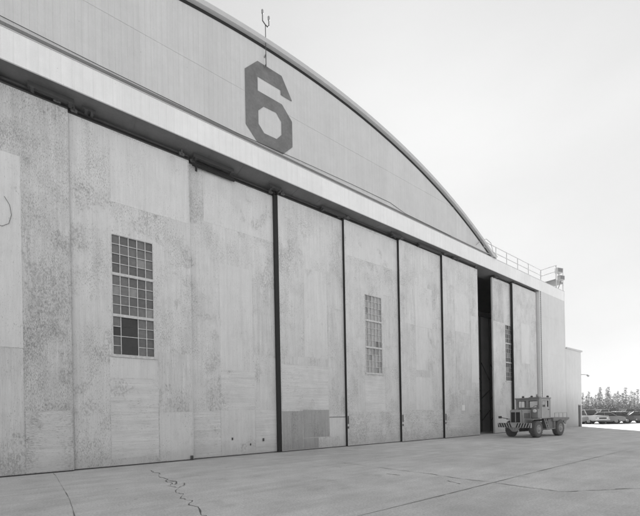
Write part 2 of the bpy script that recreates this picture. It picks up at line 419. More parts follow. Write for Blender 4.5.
# ---- sliding door leaves
def window(parent, x0, x1, z0, z1, y, kind):
    """steel sash of three lights, five panes wide and four high each; y = door face"""
    w = hb(); gl = y + .06
    H = (z1 - z0); bar = .10; lh = (H - 2 * bar) / 3
    lights = [(z0 + k * (lh + bar), z0 + k * (lh + bar) + lh) for k in range(3)]
    # frame
    w.box(x0, x0 + .035, y - .012, y + .05, z0, z1); w.box(x1 - .035, x1, y - .012, y + .05, z0, z1)
    w.box(x0 + .035, x1 - .035, y - .012, y + .05, z0, z0 + .035); w.box(x0 + .035, x1 - .035, y - .012, y + .05, z1 - .035, z1)
    w.box(x0 - .05, x1 + .05, y - .05, y - .0125, z0 - .07, z0 - .01)     # sill
    for (a, c) in lights[1:]: w.box(x0 + .036, x1 - .036, y - .02, y + .048, a - bar, a)
    cw = (x1 - x0) / 5
    rnd = random.Random(sum(ord(ch) for ch in kind))
    p = hb()
    for li, (a, c) in enumerate(lights):
        rh = (c - a) / 4
        opened = (kind == 'B' and li == 0)
        for k in range(1, 5):
            x = x0 + k * cw
            if opened and k == 2: continue
            w.box(x - .013, x + .013, y + .01, y + .045, a, c)
        for k in range(1, 4):
            z = a + k * rh
            segs = [(x0 + .036, x1 - .036)]
            if opened and k != 2: segs = [(x0 + .036, x0 + cw), (x0 + 3 * cw, x1 - .036)]
            for s in segs: w.box(s[0], s[1], y + .012, y + .043, z - .012, z + .012)
        for i in range(5):
            for j in range(4):
                wt = {'B': [6, 6, 1, .15, 0] if li != 1 else [2, 6, 3, .1, .2], 'E': [0, .15, 3, 0, 9], 'H': [7, 3, 1, 3, 0]}[kind]
                mi = rnd.choices(range(5), wt)[0]
                if kind == 'E' and li == 1 and i == 3 and j == 0: mi = 1
                if opened and i in (1, 2): mi = 3
                if opened and i == 0 and j == 2: mi = 3
                tx = rnd.uniform(-.004, .004); tz = rnd.uniform(-.006, .006)
                xa, xb, za, zb = x0 + i * cw, x0 + (i + 1) * cw, a + j * rh, a + (j + 1) * rh
                p.poly([(xa, gl - tx - tz, za), (xb, gl + tx - tz, za), (xb, gl + tx + tz, zb), (xa, gl - tx + tz, zb)], mi)
    win = w.build('window', M['bar'], parent); win.location = (0, 0, 0)
    # panes belong to the window: joined as a second mesh below would be a fourth level, so they sit beside it
    p.build('window_glass', [M['p0'], M['p1'], M['p2'], M['p3'], M['p4']], parent, fix=False)

def patch(parent, x0, x1, z0, z1, y, mat, t=.005):
    w = hb(); w.box(x0, x1, y - t, y - .0005, z0, z1); w.build('plywood_sheet', M[mat], parent)

LEAVES = {}
def leaf(key, x0, x1, y, top, mat, win=None, seal=0.0, sealmat='black', label=None):
    m = hb(); holes = [win] if win else []
    m.plate(x0, x1, .035, top, y, y + .12, holes)
    L = m.build('door_leaf', M[mat], hangar)
    if label: L['label'] = label
    LEAVES[key] = (L, y)
    if win: window(L, win[0], win[1], win[2], win[3], y, key)
    w = hb(); w.box(x0, x1, y + .01, y + .11, top + .002, top + .07)
    w.box(x0, x1, y - .02, y + .14, top + .13, top + .2)
    w.build('guide_rail', M['dark'], L)
    w = hb(); w.box(x0 + .02, x1 - .02, y + .02, y + .1, .006, .034); w.build('bottom_gap_shade', M['black'], L)  # black strip fills the gap under the leaf with painted shade
    if seal:
        w = hb(); w.box(x0 - seal, x0 - .001, y + .01, y + .16, .02, top - .02); w.build('edge_seal_shade', M[sealmat], L)  # seal strip, blackened so the stepped leaf edge reads as shaded
    for x in (x0 + .25, x1 - .3):                      # rollers on top of the leaf
        w = hb(); w.box(x - .10, x + .10, y - .07, y - .021, top + .06, top + .19, bev=.01)
        w.tube((x - .06, y - .1, top + .11), (x - .06, y - .02, top + .11), .05, n=10); w.tube((x + .06, y - .1, top + .11), (x + .06, y - .02, top + .11), .05, n=10)
        w.box(x - .03, x + .03, y - .10, y - .071, top + .1, ZS - .001)
        w.build('roller_bracket', M['bracket'], L)
    return L
TOP = 12.58
leaf('X', -13.1, -8.6, 14.15, TOP, 'door'); leaf('W', -18.5, -13.0, 14.02, TOP, 'door'); leaf('Z', -8.7, -4.1, 14.3, TOP, 'door')
A_ = leaf('A', -4.2, .17, 14.45, TOP, 'door_heavy', label='most heavily peeled door leaf at the left edge')
B_ = leaf('B', .10, 4.36, 14.6, TOP, 'door', (1.42, 2.90, 4.17, 8.71), label='door leaf with a tall dark-paned window')
C_ = leaf('C', 4.30, 8.62, 14.75, TOP, 'door', label='windowless door leaf left of the wide dark seam')
D_ = leaf('D', 8.66, 12.86, 14.6, TOP + .04, 'door', seal=.21, label='door leaf with dark replacement sheets at its foot')
E_ = leaf('E', 12.82, 17.28, 14.45, TOP + .06, 'door', (14.28, 15.70, 4.18, 8.77), seal=.025, label='door leaf with a pale whitewashed window')
F_ = leaf('F', 17.2, 21.60, 14.3, TOP + .08, 'door', seal=.025, label='windowless door leaf with light upper sheets')
G_ = leaf('G', 21.5, 25.98, 14.15, TOP + .1, 'door', seal=.025, label='door leaf left of the open gap')
H_ = leaf('H', 28.52, 32.9, 14.32, TOP + .12, 'door', (30.5, 32.0, 4.36, 9.12), label='door leaf whose window is half covered by the next leaf')
I_ = leaf('I', 31.42, 35.85, 14.08, TOP + .14, 'door', seal=.025, label='last door leaf beside the end wall')
patch(A_, -4.15, -1.15, 4.15, 10.4, 14.45, 'door_light'); patch(A_, -4.15, -1.16, .06, 4.13, 14.45, 'door_mid')
patch(A_, -1.12, .14, .06, 2.1, 14.45, 'door_kick')
patch(B_, 1.33, 2.98, .3, 2.0, 14.6, 'door_rows'); patch(B_, 1.33, 2.98, 2.02, 3.3, 14.6, 'door_rows'); patch(B_, 1.33, 2.98, 3.32, 4.08, 14.6, 'door_light')
patch(B_, 1.45, 4.3, 9.9, 12.5, 14.6, 'door_light'); patch(B_, 3.02, 4.3, .06, 2.0, 14.6, 'door_light'); patch(B_, .2, 1.31, .06, 2.0, 14.6, 'door')
patch(B_, 3.02, 4.32, 2.02, 4.4, 14.6, 'door_mid', .005)
patch(C_, 5.66, 7.25, 3.88, 8.65, 14.75, 'door_light'); patch(C_, 5.66, 7.3, 2.1, 3.86, 14.75, 'door_rows'); patch(C_, 7.58, 8.55, 2.1, 4.6, 14.75, 'door_light')
patch(C_, 4.4, 5.6, .06, 2.05, 14.75, 'door_rows'); patch(C_, 5.62, 7.3, .06, 2.08, 14.75, 'door_light'); patch(C_, 7.32, 8.58, .06, 2.08, 14.75, 'door_rows')
patch(C_, 5.0, 8.5, 10.3, 12.5, 14.75, 'door_light', .005)
patch(C_, 7.30, 8.5, 4.7, 8.0, 14.75, 'door_mid', .005)
patch(D_, 8.68, 9.92, .06, 2.0, 14.6, 'door_dark'); patch(D_, 9.94, 11.64, .62, 2.05, 14.6, 'door_dark'); patch(D_, 9.94, 10.9, .06, .6, 14.6, 'door_dark')
patch(D_, 11.66, 12.82, .06, 1.62, 14.6, 'door_light'); patch(D_, 8.9, 12.8, 4.35, 4.75, 14.6, 'door_mid'); patch(D_, 10.1, 11.6, 4.8, 9.4, 14.6, 'door_light', .005)
patch(D_, 8.72, 11.6, 2.1, 4.33, 14.6, 'door_rows', .005); patch(D_, 11.66, 12.8, 5.5, 7.6, 14.6, 'door_mid', .005)
patch(E_, 14.24, 15.9, .5, 1.9, 14.45, 'door_kick'); patch(E_, 12.9, 14.2, .06, 1.9, 14.45, 'door_kick'); patch(E_, 15.92, 17.2, .06, 1.9, 14.45, 'door_kick')
patch(E_, 14.2, 15.85, 1.95, 4.0, 14.45, 'door_rows'); patch(E_, 15.9, 17.2, 5.9, 9.0, 14.45, 'door_mid', .005)
patch(E_, 12.95, 17.2, 10.7, 12.5, 14.45, 'door_light', .005)
patch(F_, 18.65, 20.45, 7.45, 10.1, 14.3, 'door_light'); patch(F_, 18.65, 19.9, 4.6, 7.43, 14.3, 'door_light', .006); patch(F_, 20.47, 21.5, 5.5, 8.2, 14.3, 'door_mid')
patch(F_, 18.6, 20.3, 4.15, 4.58, 14.3, 'door_mid'); patch(F_, 18.6, 20.3, 2.0, 4.13, 14.3, 'door_light'); patch(F_, 17.3, 21.5, .06, 1.98, 14.3, 'door_kick')
patch(F_, 17.25, 18.6, 7.5, 9.8, 14.3, 'door_mid', .005)
patch(G_, 22.86, 24.75, 7.6, 10.4, 14.15, 'door_light'); patch(G_, 22.9, 24.9, 3.4, 7.58, 14.15, 'door_mid', .006); patch(G_, 21.6, 25.9, .06, 1.6, 14.15, 'door_kick')
patch(G_, 24.95, 25.9, 4.0, 9.0, 14.15, 'door_light', .005); patch(G_, 23.4, 25.0, 1.65, 3.0, 14.15, 'door_mid', .005)
patch(H_, 28.6, 30.3, 9.2, 12.5, 14.32, 'door_heavy', .005); patch(H_, 28.6, 30.4, .06, 2.3, 14.32, 'door_light')
patch(I_, 32.8, 34.4, 6.0, 9.5, 14.08, 'door_light', .006); patch(I_, 31.5, 35.8, .06, 2.2, 14.08, 'door_kick'); patch(I_, 34.45, 35.8, 2.4, 8.0, 14.08, 'door_mid', .005)
for (x, z, s) in ((6.1, .72, .07), (7.0, .42, .06), (7.66, .58, .09)):
    w = hb(); w.box(x, x + s, 14.722, 14.739, z, z + s * 1.6, bev=.006); w.build('bolt_plate', M['dark'], C_)
w = hb(); w.box(4.2, 4.31, 14.52, 14.591, .03, .19, bev=.015); w.build('foot_bracket', M['dark'], B_)
w = hb(); w.box(8.69, 12.84, 14.583, 14.5995, 1.645, 1.665) if False else w.box(11.66, 12.84, 14.583, 14.5995, 1.64, 1.665); w.build('cover_strip', M['dark'], D_)
for (lf, x, y) in ((E_, 13.0, 14.45), (F_, 17.4, 14.3), (G_, 21.7, 14.15)):
    w = hb(); w.box(x - .17, x - .11, y - .05, y - .009, 1.25, 1.7, bev=.01); w.box(x - .19, x - .09, y - .03, y - .009, 1.0, 1.12, bev=.008); w.build('seam_bracket', M['bracket'], lf)  # small rusty brackets standing in for dark worn blotches at the seam
for (x0, x1, y, dz) in ((-.9, .35, 14.2, .2), (.6, 1.0, 14.3, .14), (4.5, 6.3, 14.35, .2), (8.1, 8.75, 14.32, .17), (11.2, 12.9, 14.3, .2), (16.4, 17.3, 14.12, .2), (18.9, 21.4, 14.08, .18), (-3.0, -1.6, 14.2, .16), (22.6, 23.3, 14.0, .14), (28.6, 29.4, 14.12, .15)):
    w = hb(); w.box(x0, x1, y, y + .14, ZS - dz, ZS - dz + .05); w.box(x0, x1, y + .06, y + .08, ZS - dz + .052, ZS + .012)
    for xx in (x0 + .06, x1 - .16): w.box(xx, xx + .1, y - .05, y + .19, ZS - dz - .05, ZS - dz - .001, bev=.01)
    w.build('track_hanger', M['dark'], hangar)
w = hb(); w.box(4.5, 6.4, 14.55, 14.62, ZS - .42, ZS - .3); w.box(4.62, 4.7, 14.55, 14.6, ZS - .62, ZS - .421); w.build('track_stop', M['black'], hangar)
# threshold slot under the doors
for key, (lf, y) in LEAVES.items():
    xs_ = [v.co.x + HO[0] for v in lf.data.vertices]
    g = MB(); g.poly([(min(xs_), y - .025, .012), (max(xs_), y - .025, .012), (max(xs_), y + .13, .012), (min(xs_), y + .13, .012)]); structure(g.build('door_track', M['joint'], fix=False))

# ------------------------------------------------------------------ annex at the right end
ax = tag(empty('annex_building', (43.9, YF, 0)), 'low pale annex wing with a flat roof joined to the far end of the hangar', 'building')
AO = (43.9, YF, 0)
b = MB(AO); b.plate(41.822, 46.0, 0, 8.05, YF, YF + .25, [(44.95, 45.75, 0, 2.28)])
b.box(45.75, 46.0, YF + .252, 34, 0, 8.05); b.box(41.83, 46.0, 34.0, 34.3, 0, 8.05)
b.box(41.83, 45.99, YF - .006, YF - .0005, 5.2, 5.22)
b.build('wall', M['annex'], ax)
b = MB(AO); b.box(41.822, 46.12, YF - .12, 34.4, 8.052, 8.2); b.build('roof', M['trim'], ax)
b = MB(AO); b.box(44.96, 45.74, YF + .12, YF + .17, .02, 2.27); dd = b.build('door', M['dark'], ax)
b = MB(AO); b.tube((45.06, YF + .04, 1.05), (45.06, YF + .119, 1.05), .035, n=10); b.build('handle', M['steel'], dd)
b = MB(AO); b.box(45.0, 45.7, YF - .03, YF - .001, 2.281, 2.36); b.build('door_drip', M['steel'], ax)
b = MB(AO); b.path([(45.95, YF - .01, 5.62), (46.3, YF - .2, 5.62), (46.75, YF - .3, 5.58)], .03); b.tube((46.7, YF - .29, 5.6), (46.95, YF - .34, 5.48), .05, .11, n=10)
b.build('wall_lamp', M['steel'], ax)

# ------------------------------------------------------------------ roof walkway railing and lookout platform
rl = tag(empty('guard_railing', (33.4, 15.2, ZT)), 'thin steel walkway railing along the flat roof right of the arch', 'railing')
RO = (33.4, 15.2, ZT)
posts = [27.2, 29.2, 31.0, 32.9, 35.0, 37.2]
for x in posts:
    b = MB(RO); b.tube((x, 15.2, ZT), (x, 15.2, 16.12), .035, n=8); b.build('post', M['rail'], rl)
for z in (16.12, 15.58):
    b = MB(RO); b.tube((26.6, 15.2, z), (39.86, 15.2, z), .032, n=8); b.build('rail', M['rail'], rl)
b = MB(RO); b.box(26.6, 39.8, 15.12, 16.0, 14.95, 15.03); b.build('walkway', M['steel'], rl)
pf = tag(empty('lookout_platform', (40.8, 14.5, ZT)), 'small raised steel platform with rails on the top corner of the hangar', 'platform')
PO = (40.8, 14.5, ZT)
for (x, y, z) in ((39.95, 13.86, 16.13), (41.62, 13.86, 16.2), (39.95, 15.2, 16.13), (41.62, 15.2, 14.6)):
    b = MB(PO); b.tube((x, y, ZT + .05), (x, y, z), .05, n=8); b.build('post', M['rail'], pf)
b = MB(PO); b.box(39.9, 41.66, 13.9, 15.26, 14.62, 14.78); b.build('deck', M['steel'], pf)
for z in (16.1, 15.5):
    b = MB(PO); b.tube((39.95, 13.86, z), (39.95, 15.2, z), .035, n=8); b.build('rail', M['rail'], pf)
b = MB(PO); b.tube((40.4, 13.86, ZT + .06), (41.0, 13.86, 14.62), .035, n=6); b.build('brace', M['steel'], pf)
fl_mat = plain('floodlight_casing', .42, .5, .15)
def flood(name, loc, yaw, label, s=1.0, group=None):
    e = tag(empty(name, loc, yaw), label, 'floodlight', group)
    b = MB(); b.prism([(-.16 * s, .0), (.16 * s, -.05 * s), (.16 * s, .5 * s), (-.16 * s, .45 * s)], 'x', -.33 * s, .33 * s); b.build('housing', fl_mat, e)
    b = MB(); b.box(-.29 * s, .29 * s, -.185 * s, -.165 * s, .06 * s, .4 * s); b.build('lens', M['p1'], e)
    b = MB(); b.tube((0, 0, -.35 * s), (0, 0, -.05 * s), .03, n=8); b.build('bracket', M['steel'], e)
    return e
flood('floodlight', (40.75, 13.9, 15.55), R(-15), 'upper boxy floodlight on the lookout platform at the hangar corner', 1.0)
flood('floodlight', (41.15, 13.86, 14.9), R(-15), 'lower boxy floodlight near the deck of the lookout platform', .95)
flood('floodlight', (26.6, 13.95, 14.35), R(20), 'small floodlight on the beam beside the foot of the arch', .9)
cb = tag(MB().build('cable', M['dark']), 'loose cable hanging beside the foot of the roof arch', 'cable') if False else None

b = MB((9, YF, 13.9)); b.path([(-2.5, YF - .035, 14.14), (-.53, YF - .035, 14.09), (1.1, YF - .035, 14.05), (3.1, YF - .035, 14.03), (6.3, YF - .035, 14.0), (9.4, YF - .035, 14.12), (12.8, YF - .035, 14.2), (15.9, YF, 14.25), (17.2, YF - .035, 14.0), (18.9, YF - .035, 13.99), (22.0, YF - .035, 13.97)], .011, 5)
o = b.build('cable', M['dark'], loc=(9, YF, 13.9)); tag(o, 'long thin cable strung along the foot of the gable above the door beam', 'cable')
b = MB((27, YF, 14.5)); b.path([(25.2, YF - .05, 14.2), (25.7, YF - .1, 14.62), (26.5, YF - .12, 14.95), (27.2, YF - .1, 14.85), (27.6, YF - .05, 14.3), (28.3, YF - .04, 14.05)], .02, 6)
o = b.build('cable', M['steel'], loc=(27, YF, 14.5)); tag(o, 'short looped cable arching over the small floodlight beside the arch foot', 'cable')
b = MB((-1.5, 14.43, 9)); b.path([(-1.55, 14.42, 8.95), (-1.42, 14.4, 8.7), (-1.38, 14.4, 8.4), (-1.45, 14.4, 8.1), (-1.62, 14.42, 7.98), (-1.9, 14.42, 8.05)], .007, 5)
o = b.build('cord', M['dark'], loc=(-1.5, 14.43, 9)); tag(o, 'thin loop of dark cord hanging on the leftmost visible door leaf', 'cord')

# mast with two lamps on the gable crown
mt = tag(empty('light_mast', (7.64, YF - .2, 17.3)), 'slim mast with two small lamps fixed to the gable above the figure six', 'mast')
MO = (7.64, YF - .2, 17.3)
b = MB(MO); b.tube((7.64, YF - .12, 17.6), (7.64, YF - .12, 19.5), .018, n=8); b.build('pole', M['dark'], mt)
b = MB(MO); b.path([(7.64, YF - .12, 19.48), (7.5, YF - .12, 19.58), (7.5, YF - .12, 19.9)], .022, 8); b.build('arm', M['dark'], mt)
b = MB(MO); b.path([(7.64, YF - .12, 19.48), (7.74, YF - .12, 19.45), (7.82, YF - .12, 19.54), (7.82, YF - .12, 19.8)], .022, 8); b.build('arm', M['dark'], mt)
for x, z in ((7.5, 19.9), (7.82, 19.8)):
    b = MB(MO); b.lathe([(.03, 0), (.05, .03), (.05, .14), (.025, .18)], (x, YF - .12, z), 'z', 12); b.build('lamp', M['steel'], mt)
for z in (17.65, 18.1):
    b = MB(MO); b.box(7.615, 7.665, YF - .11, YF + .055, z, z + .05); b.build('clamp', M['steel'], mt)

b = MB((23.7, 14.13, 2.1)); b.box(23.55, 23.92, 14.122, 14.14, 1.9, 2.3, bev=.004)
o = b.build('notice_sign', M['white'], loc=(23.7, 14.13, 2.1)); tag(o, 'small blank white notice low on the door leaf left of the open gap', 'sign')

# ------------------------------------------------------------------ tow tractor (local: +x to its rear, +y away from the camera)
tm = plain('tractor_paint', .25, .55, .3, 2.2)
tm_l = plain('tractor_pale_paint', .36, .55, .26, 2.2)
tm_d = plain('tractor_worn_paint', .17, .6, .3, 2.5)
tyre = plain('dusty_tyre', .11, .85, .3, 5)
rimm = plain('wheel_rim_paint', .34, .6, .3, 8)
ps = R(4); P0 = Vector((25.8, 10.05, 0))
ea = Vector((math.cos(ps), -math.sin(ps), 0)); eb = Vector((math.sin(ps), math.cos(ps), 0))
TR = tag(empty('tow_tractor', P0 + ea * 1.5 + eb * 1.0, -ps), 'grey heavy tow tractor with a striped bumper parked in front of the hangar doors', 'tow tractor')
TO = (1.5, 1.0, 0)
def tb(): return MB(TO)
def wheel(a, bnear, parent):
    """bnear: local y of the outer face, out: direction to the outside"""
    out = -1 if bnear < 1 else 1
    c = (a, bnear, .57); w = .36
    m = tb(); prof = [(.29, .17), (.30, .01), (.36, .0), (.47, .0), (.53, .03), (.555, .08), (.555, .28), (.53, .33), (.47, w), (.30, w)]
    m.lathe([(r, h * -out) for r, h in prof], c, 'y', 40)
    for k in range(26):                                  # tread lugs
        t = 2 * math.pi * k / 26
        for s, off in ((0, 0.02), (1, .19)):
            tt = t + s * math.pi / 26
            p0 = Vector((a + math.cos(tt) * .555, bnear - out * off, .57 + math.sin(tt) * .555))
            p1 = Vector((a + math.cos(tt + .09) * .555, bnear - out * (off + .15), .57 + math.sin(tt + .09) * .555))
            m.tube(p0, p1, .026, n=4)
    W = m.build('wheel', tyre, parent)
    m = tb(); m.lathe([(.08, -out * .12), (.298, -out * .12), (.299, -out * .005), (.27, -out * .0), (.25, -out * .05), (.20, -out * .07), (.13, -out * .03), (.10, out * .03), (.04, out * .05)], c, 'y', 28)
    for k in range(8):
        t = 2 * math.pi * k / 8
        x, z = a + .165 * math.cos(t), .57 + .165 * math.sin(t)
        m.tube((x, bnear - out * .05, z), (x, bnear + out * .0, z), .018, n=6)
    m.build('rim', rimm, W)
for a in (0, 3.0):
    wheel(a, 0.02, TR); wheel(a, 1.98, TR)
m = tb(); m.box(-1.05, 4.2, .62, .78, .62, .92); m.box(-1.05, 4.2, 1.22, 1.38, .62, .92)
m.tube((0, .3, .57), (0, 1.7, .57), .09, n=10); m.tube((3, .3, .57), (3, 1.7, .57), .09, n=10); m.box(-.2, .2, .8, 1.2, .4, .75); m.box(2.8, 3.2, .8, 1.2, .4, .75)
m.box(-.6, 2.6, .8, 1.2, .55, .95); m.build('chassis', M['dark'], TR)
# bumper with chevron stripes
m = tb(); m.box(-1.25, -1.12, -.08, 2.06, .69, 1.0)
for k in range(-6, 7):
    if k == 0: continue
    yb = .99 + k * .165; lean = -.11 if k > 0 else .11
    lo = max(-.07, min(2.05, yb)); 
    pts = [(yb - .04, .70), (yb + .04, .70), (yb + .04 - lean, .99), (yb - .04 - lean, .99)]
    pts = [(max(-.075, min(2.055, y)), z) for y, z in pts]
    m.prism(pts, 'x', -1.258, -1.2505, 1)
m.build('bumper', [tm_l, M['black']], TR)
m = tb(); m.prism([(.62, .68), (1.36, .68), (1.12, .42), (.86, .42)], 'x', -1.2, -1.14); m.tube((-1.3, .99, .46), (-1.3, .99, .66), .03, n=8); m.build('tow_hitch', tm, TR)
m = tb(); m.box(-1.2, -1.0, .3, 1.7, .72, .95); m.build('bumper_bracket', M['dark'], TR)
# bonnet: rounded top edges
def hood_prof(w, zt, zb=.98, y=.99):
    h = w / 2
    return [(y - h, zb), (y - h, zt - .1), (y - h + .04, zt - .04), (y - h + .12, zt), (y + h - .12, zt), (y + h - .04, zt - .04), (y + h, zt - .1), (y + h, zb)]
m = tb(); m.prism(hood_prof(.80, 1.90), 'x', -.93, .5)
hood = m.build('bonnet', tm, TR)
m = tb(); m.prism(hood_prof(.70, 1.88, .96), 'x', -1.0, -.931); grl = m.build('grille', tm_l, hood)
m = tb(); m.prism([(.70, 1.04), (.96, 1.04), (.96, 1.72), (.70, 1.72)], 'x', -1.012, -1.0005); m.prism([(1.02, 1.04), (1.28, 1.04), (1.28, 1.72), (1.02, 1.72)], 'x', -1.012, -1.0005)
m.build('radiator_core', M['black'], hood)
m = tb()
for k in range(7):
    for y0 in (.70, 1.02): m.box(-1.022, -1.0125, y0, y0 + .26, 1.1 + k * .095, 1.118 + k * .095)
m.build('grille_bars', M['dark'], hood)
m = tb()
for k in range(6): m.box(-.7 + k * .13, -.64 + k * .13, .575, .5895, 1.3, 1.65)
m.build('louvre', M['dark'], hood)
m = tb(); m.box(-.05, .45, .68, 1.3, 1.901, 1.96, bev=.02); m.build('cowl_vent', M['dark'], hood)
# fender boxes with headlights, both sides
for y0, y1, out in ((.14, .585, -1), (1.395, 1.84, 1)):
    m = tb(); m.box(.22, .495, y0 + .04, y1, 1.28, 1.92, bev=.03); fb = m.build('headlight_box', tm, TR)
    yc = (y0 + y1) / 2
    m = tb(); m.lathe([(.10, .02), (.115, -.02), (.11, -.05), (.09, -.06)], (.21, yc, 1.78), 'x', 20); m.build('headlight', M['white'], fb)
    m = tb(); m.box(-.62, .5, y0 - .06, y1 - .02, 1.215, 1.262); m.build('fender', tm, TR)
m = tb(); m.path([(-.5, 1.75, 1.27), (-.75, 1.95, 1.33), (-.8, 2.12, 1.36)], .022); m.box(-.85, -.8, 2.02, 2.25, 1.3, 1.46, bev=.015); m.build('mirror', M['dark'], TR)
# hollow cab
y0, y1, a0, a1, zb, zt = .22, 1.76, .5, 2.02, 1.25, 2.62
m = tb()
m.plate(y0, y1, zb, zt, a0, a0 + .05, [(.34, .90, 2.03, 2.50), (1.08, 1.64, 2.03, 2.50)], axis='x')
m.plate(y0, y1, zb, zt, a1 - .05, a1, [(.42, 1.56, 1.98, 2.48)], axis='x')
m.plate(a0 + .051, a1 - .051, zb, zt, y0, y0 + .05, [(.82, 1.72, 2.03, 2.5)]); m.plate(a0 + .051, a1 - .051, zb, zt, y1 - .05, y1, [(.82, 1.72, 2.03, 2.5)])
m.box(a0 + .052, a1 - .052, y0 + .052, y1 - .052, zb, zb + .05)
cab = m.build('cab', tm, TR)
m = tb(); m.box(a0 - .06, a1 + .04, y0 - .04, y1 + .04, zt + .001, zt + .09, bev=.03); m.build('roof', tm, cab)
m = tb()
for ya, yb in ((.34, .90), (1.08, 1.64)): m.poly([(a0 + .025, ya, 2.03), (a0 + .025, yb, 2.03), (a0 + .025, yb, 2.5), (a0 + .025, ya, 2.5)])
m.build('windscreen', M['glass'], cab, fix=False)
m = tb(); m.poly([(a1 - .025, .42, 1.98), (a1 - .025, 1.56, 1.98), (a1 - .025, 1.56, 2.48), (a1 - .025, .42, 2.48)]); m.build('rear_window', M['glass'], cab, fix=False)
for yy in (y0 + .025, y1 - .025):
    m = tb(); m.poly([(.82, yy, 2.03), (1.72, yy, 2.03), (1.72, yy, 2.5), (.82, yy, 2.5)]); m.build('side_window', M['glass'], cab, fix=False)
for s, yy in ((-1, y0), (1, y1)):
    m = tb(); lo, hi = sorted((yy + s * .002, yy + s * .016))
    m.plate(.76, 1.80, 1.3, 2.56, lo, hi, [(.84, 1.70, 2.05, 2.48)]); m.build('cab_door', tm_l if s < 0 else tm, cab)
    m = tb(); m.box(1.62, 1.76, *sorted((yy + s * .017, yy + s * .05)), 1.85, 1.89); m.build('door_handle', M['dark'], cab)
    m = tb(); m.box(1.24, 1.28, *sorted((yy + s * .003, yy + s * .024)), 2.04, 2.49); m.build('window_bar', tm, cab)
m = tb(); m.box(1.3, 1.75, .45, .95, 1.3, 1.75, bev=.05); m.box(1.66, 1.8, .45, .95, 1.75, 2.2, bev=.04); m.build('seat', M['dark'], cab)
m = tb()
for k in range(16):
    t0, t1 = 2 * math.pi * k / 16, 2 * math.pi * (k + 1) / 16
    cc = lambda t: (1.0 + .1 * math.sin(t), .7 + .2 * math.cos(t), 1.98 + .17 * math.sin(t))
    m.tube(cc(t0), cc(t1), .014, n=5, cap=False)
m.build('steering_wheel', M['black'], cab)
for (x, y, h, mt_) in ((.62, .75, .13, 'dark'), (.75, .45, .22, 'steel'), (1.86, .32, .13, 'dark'), (.6, 1.3, .13, 'dark')):
    m = tb(); m.lathe([(.06, 0), (.075, .03), (.075, h - .04), (.04, h)], (x, y, zt + .092), 'z', 12); m.build('beacon', M[mt_], cab)
m = tb(); m.box(.55, .95, .3, .9, zt + .091, zt + .12); m.build('beacon_rack', M['dark'], cab)
# deck behind the cab
m = tb(); m.prism([(2.06, 1.06), (4.12, 1.06), (4.42, 1.16), (4.42, 1.28), (2.06, 1.28)], 'y', .08, 1.9); dk = m.build('rear_deck', tm_d, TR)
m = tb(); m.prism([(3.72, 1.059), (4.12, 1.059), (4.0, .82), (3.72, .95)], 'y', .12, .2); m.build('mudguard', tm, dk)
m = tb()
for x in (2.45, 3.05, 3.65, 4.25): m.tube((x, .16, 1.281), (x, .16, 1.62), .014, n=6)
m.tube((2.45, .16, 1.62), (4.25, .16, 1.62), .014, n=6)
m.build('deck_rail', M['steel'], dk)
m = tb(); m.box(1.62, 2.28, .2, .62, .52, 1.2, bev=.03); m.build('fuel_tank', tm_d, TR)
m = tb(); m.box(2.3, 2.38, .1, .62, .5, 1.05); m.box(1.2, 2.3, .12, .62, .5, .56); m.build('step_frame', tm, TR)
m = tb(); m.tube((1.0, .16, 1.22), (1.32, .14, .56), .03, n=6); m.tube((1.22, .16, 1.22), (1.54, .14, .58), .03, n=6)
for k in range(3): m.box(1.08 + k * .1, 1.34 + k * .1, .11, .2, 1.04 - k * .2, 1.06 - k * .2)
m.build('ladder', tm_l, TR)

